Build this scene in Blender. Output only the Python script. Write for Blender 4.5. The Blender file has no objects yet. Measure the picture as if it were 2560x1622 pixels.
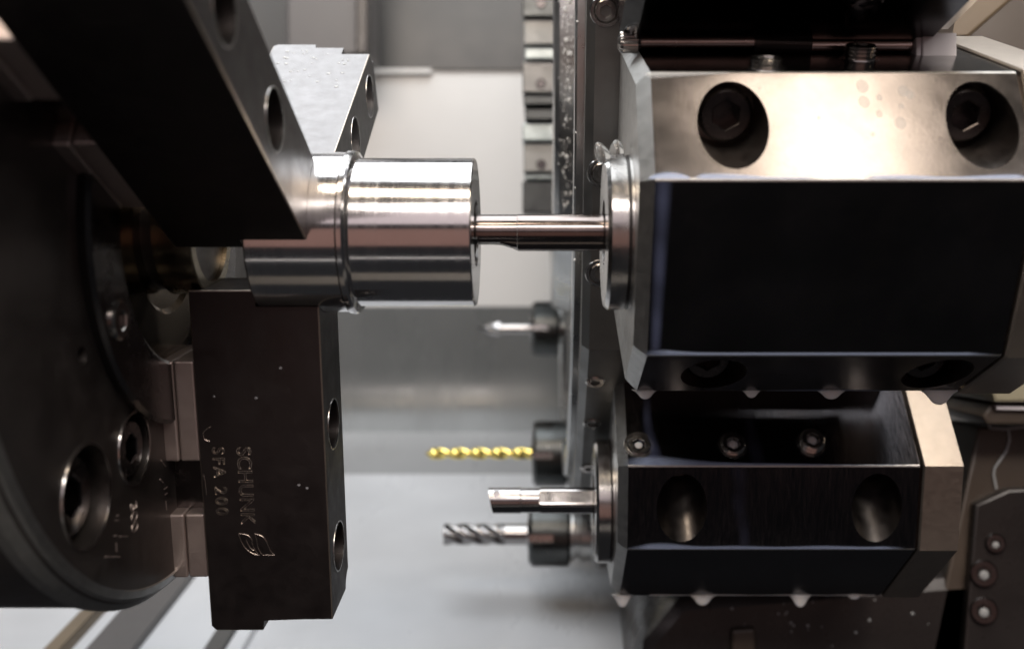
import bpy, bmesh, math, random
from mathutils import Vector, Matrix
random.seed(4)
S = 0.001                      # everything below is written in millimetres
FPX, PX, PY, DAX = 2450.0, 1362.0, 811.0, 400.0   # camera: focal length and centre in photo pixels, distance to spindle axis
CAMZ = -37.4
scene = bpy.context.scene
C = scene.collection

# ------------------------------------------------------------------ camera
cd = bpy.data.cameras.new('camera'); cam = bpy.data.objects.new('camera', cd); C.objects.link(cam)
cam.location = (0, -DAX*S, CAMZ*S); cam.rotation_euler = (math.radians(90), 0, 0)
cd.sensor_width = 36; cd.lens = 36*FPX/2560
cd.shift_x = -(PX-1280)/2560
cd.clip_start = 0.01; cd.clip_end = 50
cd.dof.use_dof = True; cd.dof.focus_distance = 0.44; cd.dof.aperture_fstop = 5.7; cd.dof.aperture_blades = 7
scene.camera = cam
# ------------------------------------------------------------------ world and lamps
w = bpy.data.worlds.new('World'); scene.world = w; w.use_nodes = True
bg = w.node_tree.nodes['Background']; bg.inputs[0].default_value = (.92, .92, 1.0, 1); bg.inputs[1].default_value = .022
def lamp(name, loc, target, sx, sy, power, col):
    l = bpy.data.lights.new(name, 'AREA'); l.shape = 'RECTANGLE'; l.size = sx*S; l.size_y = sy*S; l.energy = power; l.color = col
    o = bpy.data.objects.new(name, l); C.objects.link(o); o.location = Vector(loc)*S
    d = (Vector(target)-Vector(loc)); o.rotation_euler = d.to_track_quat('-Z', 'Y').to_euler()
    return o
lamp('machine_lamp', (-60, 200, 780), (-40, 280, -100), 1200, 740, 16.0, (.96, .98, 1.0))
lamp('door_lamp', (-230, -420, 660), (-60, 0, 0), 420, 120, 2.6, (1.0, .82, .64))
lamp('door_lamp', (275, -410, 670), (100, 0, 0), 160, 440, 3.9, (1.0, .82, .64))
lamp('hall_lamp', (180, -1000, 690), (0, 0, 0), 1500, 170, 13.5, (1.0, .90, .82))
lamp('hall_fill', (-100, -1700, 660), (0, 0, 0), 2600, 900, 5.5, (1.0, .84, .86))  # broad fill panel added for front light and the pinkish band in the steel
lamp('hall_glow', (0, -2200, -480), (0, 0, 0), 2600, 1000, 1.9, (1.0, .54, .44))  # panel added for the brown band mirrored in the workpiece
# ------------------------------------------------------------------ render settings
scene.render.engine = 'CYCLES'
scene.view_settings.view_transform = 'Standard'; scene.view_settings.look = 'None'
scene.view_settings.exposure = 0; scene.view_settings.gamma = 1
scene.cycles.use_denoising = True
scene.cycles.max_bounces = 10; scene.cycles.glossy_bounces = 6; scene.cycles.diffuse_bounces = 4
scene.cycles.sample_clamp_indirect = 6; scene.cycles.caustics_reflective = False; scene.cycles.caustics_refractive = False

# ------------------------------------------------------------------ helpers
def P(x, y, d):                 # the point seen at photo pixel (x, y) at distance d
    return Vector(((x-PX)*d/FPX, d-DAX, (PY-y)*d/FPX+CAMZ))
MATS = {}
def mat(name, base, metallic=1.0, rough=.3, rvar=.08, nscale=60, bump=0.0, bscale=400, cvar=.12, stretch=(1, 1, 1), aniso=0, tint=None, spec=.5, coat=0):
    if name in MATS: return MATS[name]
    m = bpy.data.materials.new(name); m.use_nodes = True; nt = m.node_tree; b = nt.nodes['Principled BSDF']
    tc = nt.nodes.new('ShaderNodeTexCoord'); mp = nt.nodes.new('ShaderNodeMapping'); mp.inputs['Scale'].default_value = stretch
    nt.links.new(tc.outputs['Object'], mp.inputs['Vector'])
    n = nt.nodes.new('ShaderNodeTexNoise'); n.inputs['Scale'].default_value = nscale; n.inputs['Detail'].default_value = 6; n.inputs['Roughness'].default_value = .65
    nt.links.new(mp.outputs[0], n.inputs['Vector'])
    mr = nt.nodes.new('ShaderNodeMapRange'); mr.inputs['From Min'].default_value = .3; mr.inputs['From Max'].default_value = .7
    mr.inputs['To Min'].default_value = max(.02, rough-rvar); mr.inputs['To Max'].default_value = rough+rvar
    nt.links.new(n.outputs['Fac'], mr.inputs['Value']); nt.links.new(mr.outputs[0], b.inputs['Roughness'])
    n2 = nt.nodes.new('ShaderNodeTexNoise'); n2.inputs['Scale'].default_value = nscale*.45; n2.inputs['Detail'].default_value = 4
    nt.links.new(tc.outputs['Object'], n2.inputs['Vector'])
    cr = nt.nodes.new('ShaderNodeValToRGB'); cr.color_ramp.elements[0].position = .3; cr.color_ramp.elements[1].position = .7
    t = tint or tuple(c*(1-cvar) for c in base)
    cr.color_ramp.elements[0].color = (*t, 1); cr.color_ramp.elements[1].color = (*base, 1)
    nt.links.new(n2.outputs['Fac'], cr.inputs['Fac']); nt.links.new(cr.outputs[0], b.inputs['Base Color'])
    b.inputs['Metallic'].default_value = metallic
    b.inputs['Specular IOR Level'].default_value = spec
    if coat: b.inputs['Coat Weight'].default_value = coat; b.inputs['Coat Roughness'].default_value = .08
    if bump:
        n3 = nt.nodes.new('ShaderNodeTexNoise'); n3.inputs['Scale'].default_value = bscale; n3.inputs['Detail'].default_value = 3
        nt.links.new(mp.outputs[0], n3.inputs['Vector'])
        bp = nt.nodes.new('ShaderNodeBump'); bp.inputs['Strength'].default_value = bump; bp.inputs['Distance'].default_value = .0004
        nt.links.new(n3.outputs['Fac'], bp.inputs['Height']); nt.links.new(bp.outputs[0], b.inputs['Normal'])
    MATS[name] = m
    return m
M_turned = mat('turned_steel', (.76, .745, .74), 1, .14, .04, 120, .08, 420, .08, (5, .08, .08))
M_ground = mat('ground_steel', (.52, .51, .50), 1, .22, .08, 120, .06, 900, .10)
M_jaw = mat('soft_jaw_steel', (.078, .070, .070), 1, .42, .08, 90, .10, 1500, .15)
M_jawlit = mat('lit_jaw_steel', (.18, .177, .18), 1, .46, .06, 200, .18, 2600, .12)  # lighter copy of the jaw steel: lamp light on the rear jaw, in the colour
M_chuck = mat('chuck_steel', (.17, .155, .15), 1, .42, .08, 70, .08, 900, .2)
M_black = mat('blackened_steel', (.10, .095, .102), 1, .18, .08, 90, .05, 260, .2, (14, 1, 1))
M_blacktop = mat('burnished_block_steel', (.135, .128, .128), 1, .19, .04, 60, .03, 900, .34)
M_satin = mat('satin_steel', (.50, .44, .38), 1, .36, .06, 300, .12, 1800, .1, (1, 8, 1))
M_mill = mat('milled_chamfer_steel', (.46, .46, .45), 1, .40, .08, 400, .25, 2600, .2)
M_hole = mat('bored_hole_steel', (.20, .185, .175), 1, .34, .06, 200, .1, 1200, .15)
M_bolt = mat('black_bolt_steel', (.11, .10, .10), 1, .25, .06, 120, .05, 900, .2)
M_screw = mat('set_screw_steel', (.50, .48, .46), 1, .22, .06, 150)
M_drum = mat('turret_steel', (.24, .24, .235), 1, .45, .08, 60, .06, 700, .2)
M_hub = mat('hub_steel', (.52, .53, .53), 1, .32, .08, 60, .12, 500, .15)
M_nut = mat('collet_nut_steel', (.085, .09, .09), 1, .33, .08, 100, 0, 1, .2)
M_carb = mat('carbide', (.38, .37, .37), 1, .16, .05, 100)
M_bar = mat('dark_bar_steel', (.22, .19, .18), 1, .16, .05, 100)
M_gold = mat('titanium_nitride_gold', (.95, .76, .22), 1, .2, .05, 100, 0, 1, .1)
M_brass = mat('warm_polished_plate', (.17, .12, .075), 1, .18, .08, 45, .1, 700, .35)
M_base = mat('base_jaw_steel', (.62, .54, .51), 1, .5, .06, 200, .1, 900, .1)
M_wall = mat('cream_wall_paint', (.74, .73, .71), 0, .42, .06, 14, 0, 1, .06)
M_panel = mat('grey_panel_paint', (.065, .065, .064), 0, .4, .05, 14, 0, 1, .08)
M_dkpanel = mat('dark_panel_paint', (.10, .095, .095), 0, .4, .05, 20, 0, 1, .15)
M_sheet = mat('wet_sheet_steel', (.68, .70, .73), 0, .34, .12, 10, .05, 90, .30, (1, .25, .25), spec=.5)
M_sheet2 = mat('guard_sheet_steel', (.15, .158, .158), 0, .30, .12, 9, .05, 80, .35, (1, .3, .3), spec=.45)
M_blend = mat('midtone_blend_sheet', (.34, .35, .36), 0, .34, .10, 10, .05, 80, .25, (1, .3, .3), spec=.4)
M_tan = mat('tan_enamel', (.17, .13, .085), 0, .4, .1, 30, 0, 1, .2)
M_olive = mat('olive_enamel', (.34, .32, .23), 0, .35, .1, 40, .1, 200, .2)
M_brown = mat('brown_grey_enamel', (.085, .068, .055), 0, .38, .08, 40, .06, 200, .25)
M_darkgear = mat('dark_housing_enamel', (.025, .022, .022), 0, .3, .1, 40, .1, 200, .3)
M_plastic = mat('white_plastic', (.72, .71, .74), 0, .4, .05, 80, 0, 1, .04)
M_glint = mat('lettering_edge_glint', (.62, .55, .49), 1, .25, .05, 100)  # pale tone stands for the glint along letter and mark edges
def coolant(name, col, tr, sss=0, rough=.06):    # tr: how much shows through; the film thins out to nothing at its rim (attribute 'thick')
    m = bpy.data.materials.new(name); m.use_nodes = True; nt = m.node_tree; b = nt.nodes['Principled BSDF']
    b.inputs['Base Color'].default_value = (*col, 1); b.inputs['Roughness'].default_value = rough; b.inputs['IOR'].default_value = 1.34
    if sss:
        b.inputs['Subsurface Weight'].default_value = sss; b.inputs['Subsurface Radius'].default_value = (1, .9, .8); b.inputs['Subsurface Scale'].default_value = .004
    if tr:
        t = nt.nodes.new('ShaderNodeBsdfTransparent'); mx = nt.nodes.new('ShaderNodeMixShader')
        at = nt.nodes.new('ShaderNodeAttribute'); at.attribute_name = 'thin'
        mm = nt.nodes.new('ShaderNodeMath'); mm.operation = 'MULTIPLY_ADD'; mm.inputs[1].default_value = -(1-tr); mm.inputs[2].default_value = 1-tr
        nt.links.new(at.outputs['Fac'], mm.inputs[0]); nt.links.new(mm.outputs[0], mx.inputs[0])
        nt.links.new(t.outputs[0], mx.inputs[1]); nt.links.new(b.outputs[0], mx.inputs[2]); nt.links.new(mx.outputs[0], nt.nodes['Material Output'].inputs['Surface'])
    MATS[name] = m
    return m
M_milk = coolant('milky_coolant', (.95, .92, .89), 0, .9)
M_film = coolant('thin_blue_coolant', (.42, .52, .75), .35)
M_bead = coolant('clear_coolant', (.62, .66, .68), .45)
M_spark = coolant('white_bead_sparkle', (.90, .92, .92), 0)  # white base puts the sparkle of the wet beads into the colour
M_drop = coolant('glassy_coolant', (.95, .97, .97), 0)
M_drop.node_tree.nodes['Principled BSDF'].inputs['Transmission Weight'].default_value = .85
def thin_attr(o, vals):
    a = o.data.attributes.new('thin', 'FLOAT', 'POINT'); a.data.foreach_set('value', vals); return o

def obj(name, bm, m, parent=None, smooth=True, angle=18):
    me = bpy.data.meshes.new(name)
    if isinstance(bm, bpy.types.Mesh): me = bm
    else:
        bmesh.ops.recalc_face_normals(bm, faces=bm.faces)
        bmesh.ops.scale(bm, vec=(S, S, S), verts=bm.verts)
        bm.to_mesh(me); bm.free()
    me.name = name
    if smooth:
        me.shade_smooth(); me.set_sharp_from_angle(angle=math.radians(angle))
    o = bpy.data.objects.new(name, me); C.objects.link(o)
    me.materials.clear(); me.materials.append(m)
    if parent is not None: adopt(o, parent)
    return o
def adopt(o, parent):
    o.parent = parent
    mw = Matrix.Translation(parent.location)
    q = parent
    while q.parent is not None: q = q.parent
    if parent.type != 'EMPTY': mw = Matrix.Identity(4) if parent.parent is None else Matrix.Translation(Vector(parent['origin']))
    o.matrix_parent_inverse = Matrix.Identity(4)
    base = Vector((0, 0, 0))
    if parent.type == 'EMPTY': base = parent.location.copy()
    o.location = -base if parent.type == 'EMPTY' else Vector((0, 0, 0))
    o['origin'] = (0, 0, 0)
def tag(o, label=None, cat=None, group=None, kind=None):
    if label: o['label'] = label
    if cat: o['category'] = cat
    if group: o['group'] = group
    if kind: o['kind'] = kind
    return o
def thing(name, label, cat, loc, group=None):
    o = bpy.data.objects.new(name, None); C.objects.link(o); o.location = Vector(loc)*S; o.empty_display_size = .01
    tag(o, label, cat, group); return o
def box(bm, x0, x1, y0, y1, z0, z1, mtx=None, bev=0):
    r = bmesh.ops.create_cube(bm, size=1)
    vs = r['verts']
    for v in vs: v.co = Vector(((x0+x1)/2+v.co.x*(x1-x0), (y0+y1)/2+v.co.y*(y1-y0), (z0+z1)/2+v.co.z*(z1-z0)))
    if bev:
        es = list({e for v in vs for e in v.link_edges})
        r = bmesh.ops.bevel(bm, geom=es, offset=bev, segments=2, affect='EDGES', profile=.5)
        vs = list({v for f in r['faces'] for v in f.verts} | {v for v in vs if v.is_valid})
    if mtx is not None:
        for v in vs: v.co = mtx @ v.co
    return vs
def frame(loc, z, x=None):       # matrix whose z axis points along z
    z = Vector(z).normalized(); x = Vector(x) if x is not None else (Vector((1, 0, 0)) if abs(z.x) < .9 else Vector((0, 0, 1)))
    x = (x-z*x.dot(z)).normalized(); y = z.cross(x)
    m = Matrix((x, y, z)).transposed().to_4x4(); m.translation = Vector(loc); return m
XAX = lambda yz=(0, 0): Matrix(((0, 0, 1, 0), (1, 0, 0, yz[0]), (0, 1, 0, yz[1]), (0, 0, 0, 1)))  # lathe axis -> world X
def lathe(bm, prof, mtx, n=64, closed=False):    # prof: (z, r)
    rings = []
    for z, r in prof:
        if r < 1e-6: rings.append([bm.verts.new(mtx @ Vector((0, 0, z)))])
        else: rings.append([bm.verts.new(mtx @ Vector((r*math.cos(2*math.pi*i/n), r*math.sin(2*math.pi*i/n), z))) for i in range(n)])
    pr = list(zip(rings, rings[1:]))
    if closed: pr.append((rings[-1], rings[0]))
    for a, b in pr:
        for i in range(n):
            j = (i+1) % n
            if len(a) == 1 and len(b) == 1: continue
            if len(a) == 1: bm.faces.new((a[0], b[i], b[j]))
            elif len(b) == 1: bm.faces.new((a[i], a[j], b[0]))
            else: bm.faces.new((a[i], a[j], b[j], b[i]))
def socket(bm, r, h, hexr, depth, mtx, n=36, ch=.8, knurl=0):   # socket head: top at z=h, hex recess
    def ring(f, z): return [bm.verts.new(mtx @ Vector((*f(i), z))) for i in range(n)]
    circ = lambda rr: (lambda i: (rr*math.cos(2*math.pi*i/n), rr*math.sin(2*math.pi*i/n)))
    def hx(rr):
        def f(i):
            a = 2*math.pi*i/n; k = ((a+math.pi/6) % (math.pi/3))-math.pi/6
            q = rr*math.cos(math.pi/6)/math.cos(k); return (q*math.cos(a), q*math.sin(a))
        return f
    L = [ring(circ(r), 0), ring(circ(r), h-ch), ring(circ(r-ch), h), ring(hx(hexr*1.08), h), ring(hx(hexr), h-.5), ring(hx(hexr), h-depth)]
    for a, b in zip(L, L[1:]):
        for i in range(n): bm.faces.new((a[i], a[(i+1) % n], b[(i+1) % n], b[i]))
    bm.faces.new(L[-1]); bm.faces.new(L[0][::-1])
def prism(bm, pts, x0, x1):      # pts: (Y, Z)
    a = [bm.verts.new((x0, y, z)) for y, z in pts]; b = [bm.verts.new((x1, y, z)) for y, z in pts]
    n = len(pts)
    fa = bm.faces.new(a); fb = bm.faces.new(b[::-1])
    long_e = []
    for i in range(n):
        j = (i+1) % n; bm.faces.new((a[i], b[i], b[j], a[j]))
    bm.edges.ensure_lookup_table()
    e0 = [e for e in bm.edges if all(abs(v.co.x-x0) < 1e-6 for v in e.verts)]
    e1 = [e for e in bm.edges if all(abs(v.co.x-x1) < 1e-6 for v in e.verts)]
    el = [e for e in bm.edges if e not in e0 and e not in e1]
    return e0, e1, el
def plate(bm, pts, d0, d1, bev=0):   # outline given as photo pixels at distance d0, real thickness back to d1 (parallel walls)
    f = [P(x, y, d0) for x, y in pts]
    a = [bm.verts.new(p) for p in f]; b = [bm.verts.new(p+Vector((0, d1-d0, 0))) for p in f]; n = len(f)
    bm.faces.new(a); bm.faces.new(b[::-1])
    for i in range(n): bm.faces.new((a[i], b[i], b[(i+1) % n], a[(i+1) % n]))
    if bev: bmesh.ops.bevel(bm, geom=list(bm.edges), offset=bev, segments=2, affect='EDGES', profile=.5)
def tube(bm, pts, r, n=8):
    pts = [Vector(p) for p in pts]; rings = []
    for i, p in enumerate(pts):
        d = (pts[min(i+1, len(pts)-1)]-pts[max(i-1, 0)]).normalized(); m = frame(p, d)
        rr = r[i] if isinstance(r, (list, tuple)) else r
        rings.append([bm.verts.new(m @ Vector((rr*math.cos(2*math.pi*k/n), rr*math.sin(2*math.pi*k/n), 0))) for k in range(n)])
    for a, b in zip(rings, rings[1:]):
        for k in range(n): bm.faces.new((a[k], a[(k+1) % n], b[(k+1) % n], b[k]))
    bm.faces.new(rings[0][::-1]); bm.faces.new(rings[-1])
def cut(o, cutters):             # boolean difference, applied; cutters is a list of bmeshes in mm (each used up)
    for bm in cutters:
        me = bpy.data.meshes.new('cutter'); bmesh.ops.recalc_face_normals(bm, faces=bm.faces); bmesh.ops.scale(bm, vec=(S, S, S), verts=bm.verts); bm.to_mesh(me); bm.free()
        c = bpy.data.objects.new('cutter', me); C.objects.link(c); c.matrix_world = Matrix.Identity(4)
        c.location = o.location if o.parent is None else o.location
        par = o.parent
        md = o.modifiers.new('b', 'BOOLEAN'); md.operation = 'DIFFERENCE'; md.object = c; md.solver = 'EXACT'
        o.parent = None; c.location = o.location
        bpy.context.view_layer.update()
        dg = bpy.context.evaluated_depsgraph_get()
        nm = bpy.data.meshes.new_from_object(o.evaluated_get(dg)); nm.name = o.data.name
        o.modifiers.clear(); old = o.data; o.data = nm; bpy.data.meshes.remove(old)
        bpy.data.objects.remove(c); bpy.data.meshes.remove(me); o.parent = par
    o.data.shade_smooth(); o.data.set_sharp_from_angle(angle=math.radians(10.5))
    return o
def cyl_bm(r, z0, z1, mtx, n=48):
    bm = bmesh.new(); lathe(bm, [(z0, 0), (z0, r), (z1, r), (z1, 0)], mtx, n); bmesh.ops.remove_doubles(bm, verts=bm.verts, dist=1e-5); return bm
def lettering(name, text, size, mtx, m, parent, r=.28, spacing=1.0):   # outlines of the cut letters
    c = bpy.data.curves.new(name, 'FONT'); c.body = text; c.size = size*S; c.fill_mode = 'NONE'; c.bevel_depth = r*S; c.bevel_resolution = 1; c.resolution_u = 4
    c.space_character = spacing
    t = bpy.data.objects.new(name, c); C.objects.link(t); bpy.context.view_layer.update()
    me = bpy.data.meshes.new_from_object(t.evaluated_get(bpy.context.evaluated_depsgraph_get()))
    bpy.data.objects.remove(t)
    mm = mtx.copy(); mm.translation = mm.translation*S
    me.transform(mm)
    return obj(name, me, m, parent)
def new(): return bmesh.new()

# ================================================================== setting: machine enclosure
def slab(name, pts, thick, m, label=None):   # quad of 3-D points, extruded along its normal away from the camera side
    bm = new(); v = [bm.verts.new(p) for p in pts]; f = bm.faces.new(v); f.normal_update(); nrm = f.normal.copy()
    if nrm.y < 0 or (abs(nrm.y) < .3 and nrm.z > 0): nrm = -nrm
    r = bmesh.ops.extrude_face_region(bm, geom=[f]); bmesh.ops.translate(bm, vec=nrm*thick, verts=[e for e in r['geom'] if isinstance(e, bmesh.types.BMVert)])
    return tag(obj(name, bm, m, smooth=False), kind='structure')
DW = 1150
def xat(px, d): return (px-PX)*d/FPX
x0, x1 = -820, 640
zt = P(0, 183, DW).z; zb = P(0, 766, DW).z
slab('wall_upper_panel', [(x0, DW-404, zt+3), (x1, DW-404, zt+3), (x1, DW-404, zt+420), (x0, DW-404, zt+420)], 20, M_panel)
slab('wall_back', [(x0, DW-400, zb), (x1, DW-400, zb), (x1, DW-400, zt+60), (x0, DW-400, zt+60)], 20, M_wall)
slab('wall_ledge', [(x0, DW-408, zt-2), (xat(1080, DW), DW-408, zt-2), (xat(1080, DW), DW-408, zt+3), (x0, DW-408, zt+3)], 6, M_wall)
zg = P(0, 1140, 1146).z; yg = 746
zf = P(0, 1700, 680).z; yf = 280
def sheet(name, prof, m):      # sheet metal bent along X; prof lists (Y, Z)
    bm = new(); rows = [[bm.verts.new((x, y, z+dz)) for x in (x0, x1)] for dz in (0, -8) for y, z in prof]
    n = len(prof); top, bot = rows[:n], rows[n:]
    for a, b in list(zip(top, top[1:]))+list(zip(bot, bot[1:])): bm.faces.new((a[0], a[1], b[1], b[0]))
    return tag(obj(name, bm, m, None, True, 40), kind='structure')
A_, B_, D_ = Vector((DW-400, zb)), Vector((yg, zg)), Vector((yf, zf))
p0 = B_+(A_-B_)*.60; p2 = B_+(D_-B_)*.30
arc = [tuple((1-t)**2*a+2*t*(1-t)*b+t*t*c for a, b, c in zip(p0, B_, p2)) for t in [i/12 for i in range(13)]]
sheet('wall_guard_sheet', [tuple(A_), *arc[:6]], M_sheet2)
sheet('floor_blend_strip', arc[5:10], M_blend)  # strip added in mid-grey to soften the brightness step from guard to floor
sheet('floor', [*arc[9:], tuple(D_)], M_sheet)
slope = (zg-zf)/(yg-yf)
def floor_z(y): return zg-(yg-y)*slope
# raised seams running down the floor on the chuck side
def seam(name, xw, wd, h, m):
    bm = new(); y0, y1 = yf, yg-70
    vs = []
    for (x, hh) in ((xw-wd/2, .2), (xw-wd/2+1.5, h), (xw+wd/2-1.5, h), (xw+wd/2, .2)):
        vs.append((bm.verts.new((x, y0, floor_z(y0)+hh)), bm.verts.new((x, y1, floor_z(y1)+hh))))
    for a, b in zip(vs, vs[1:]): bm.faces.new((a[0], b[0], b[1], a[1]))
    return tag(obj(name, bm, m, smooth=False), kind='structure')
seam('floor_seam', xat(575, 690), 5, 5, M_sheet)
seam('floor_seam', xat(500, 690), 16, 3, M_panel)
seam('floor_rail', xat(255, 700), 36, 6, M_dkpanel)
seam('floor_rail', xat(120, 700), 14, 9, M_tan)
bm = new(); box(bm, xat(738, 1080), xat(942, 1080), 640, 700, zt-10, zt+420, bev=4)
col = thing('door_post', 'dark grey vertical post on the back wall above the rear jaw', 'post', (xat(840, 1080), 670, zt))
obj('post_body', bm, M_dkpanel, col)
bm = new(); box(bm, xat(905, 1070), xat(935, 1070), 632, 641, zt-10, zt+420, bev=2); obj('post_trim', bm, M_darkgear, col)

# unseen bars added below the camera for the stripes reflected in the turned steel
for nm, ya, yb, z in (('reflect_rail', -258, -246, -225), ('reflect_bar', -150, -60, -345)):
    bm = new(); box(bm, -800, -20 if nm == 'reflect_rail' else 640, ya, yb, z-10, z, None, 1.5); tag(obj(nm, bm, M_sheet if nm == 'reflect_rail' else M_panel), kind='structure')

# ================================================================== chuck
PHI = [math.radians(a) for a in (11, 128, 248)]       # lower, rear, front jaw
def dirs(phi):   # radial and tangential (towards the camera for the lower jaw) in (Y, Z)
    d = Vector((0, math.sin(phi), -math.cos(phi))); t = Vector((0, -math.cos(phi), -math.sin(phi)))
    return d, t
XF = -155
chuck = thing('lathe_chuck', 'dark round steel chuck at left holding three jaws', 'chuck', (-230, 0, 0))
bm = new(); lathe(bm, [(-330, 0), (-330, 146), (-200, 146), (-198, 147), (XF-6, 147), (XF-1.5, 145.5), (XF, 142), (XF, 52), (XF-7, 50), (XF-7, 0)], XAX(), 128)
body = obj('chuck_body', bm, M_chuck, chuck)
CS = [(-68, -95.5, 17.5, 20), (-30, -84, 13.4, 16), (-72, -48, 3.2, 14)]
cut(body, [cyl_bm(r, -dp, 10, Matrix.Translation((XF, 0, 0)) @ XAX((y, z)), 40) for y, z, r, dp in CS])
for (y, z, r, dp) in CS[:2]:
    bm = new(); socket(bm, r*.80, 14, r*.42, 8, Matrix.Translation((XF-dp+1, 0, 0)) @ XAX((y, z))); b_ = obj('socket_screw', bm, M_bolt, chuck)
    bm = new(); lathe(bm, [(-.2, r-.2), (-.2, r+.9), (.5, r+.7), (.5, r-.2)], Matrix.Translation((XF, 0, 0)) @ XAX((y, z)), 48, closed=True); obj('counterbore_rim', bm, M_ground, chuck)
bm = new(); lathe(bm, [(XF-9, 148.2), (XF-5, 148.2), (XF-.2, 144.0), (XF+.8, 141), (XF-2, 140), (XF-9, 146)], XAX(), 128, closed=True); obj('rim', bm, M_mill, chuck)
# centre flange with its screw and the polished plate inside
bm = new(); lathe(bm, [(XF-.5, 76), (XF+3.6, 77.5), (XF+5, 76), (XF+5, 54), (XF+4, 52.5), (XF-5, 52.5)], XAX(), 128, closed=True)
fl = obj('centre_flange', bm, mat('flange_steel', (.16, .15, .15), 1, .25, .08, 60, .08, 800), chuck)
for a in (213, 333, 93):
    y, z = 66*math.cos(math.radians(a)), 66*math.sin(math.radians(a))
    bm = new(); socket(bm, 7.2, 2.2, 3.6, 2.0, Matrix.Translation((XF+4.4, 0, 0)) @ XAX((y, z))); obj('flange_screw', bm, M_screw, chuck)
bm = new(); lathe(bm, [(XF-6, 0), (XF-6, 52.2), (XF-4, 52.2), (XF+.6, 51), (XF+.6, 33), (XF-1, 31), (XF-1, 0)], XAX(), 96); obj('centre_plate', bm, M_brass, chuck)
bm = new(); lathe(bm, [(-151, 25), (-136.5, 25), (-136, 24.5), (-136, 20), (-151, 20)], XAX(), 96, closed=True); obj('stop_ring', bm, mat('gilt_ring', (.34, .29, .21), 1, .25, .05, 60), chuck)
bm = new(); lathe(bm, [(-156, 0), (-156, 23), (-138, 23), (-138, 0)], XAX(), 64); obj('stop_core', bm, M_chuck, chuck)
# base jaws: two serrated blocks and a narrow bridge under every jaw
def jaw_matrix(phi):      # local x = X, local y = tangential, local z = radial outwards
    d, t = dirs(phi); X = Vector((1, 0, 0))
    return Matrix((X, t, d)).transposed().to_4x4()
for k, phi in enumerate(PHI):
    m = jaw_matrix(phi)
    for (ra, rb, xa) in ((50, 92, -141.3), (115, 143, -141.3)):
        bm = new(); box(bm, -158, -149.6, -16.6, 16.6, ra, rb, m, .8); o = obj('base_jaw', bm, M_base, chuck)
        bm = new(); box(bm, -149.2, xa, -16.2, 16.2, ra, rb, m, .8); obj('key_block', bm, M_base, o)
    bm = new(); box(bm, -158, -142, -9, 9, 92, 115, m); obj('base_jaw_bridge', bm, M_bolt, chuck)
# lettering cut into the chuck face
lm = lambda y, z, up: Matrix((Vector((0, math.sin(.12), -math.cos(.12))), Vector((0, math.cos(.12), math.sin(.12))), Vector((1, 0, 0)))).transposed().to_4x4()
def chuck_text(txt, px, py, size):
    d = -XF*FPX/(PX-px); p = P(px, py, d); mm = lm(0, 0, 0); mm.translation = Vector((XF+.15, p.y, p.z)); lettering('engraved_lettering', txt, size, mm, M_base, chuck, .14)
chuck_text('300', 325, 1258, 8)
bm = new()
for x0_, y0_, x1_, y1_ in ((262, 1391, 281, 1391), (284, 1391, 300, 1391), (300, 1340, 318, 1340), (286, 1338, 292, 1338), (292, 1288, 297, 1288), (288, 1300, 296, 1300), (290, 1356, 291, 1378), (402, 1150, 414, 1166), (400, 1198, 408, 1206), (410, 1222, 418, 1216), (412, 1236, 418, 1232), (414, 1252, 416, 1274)):
    f = lambda x, y: (lambda p: Vector((XF+.1, p.y, p.z)))(P(x, y, -XF*FPX/(PX-x)))
    tube(bm, [f(x0_, y0_), f(x1_, y1_)], .2, 6)
tag(obj('engraved_marks', bm, M_base, chuck), kind='stuff')

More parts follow.
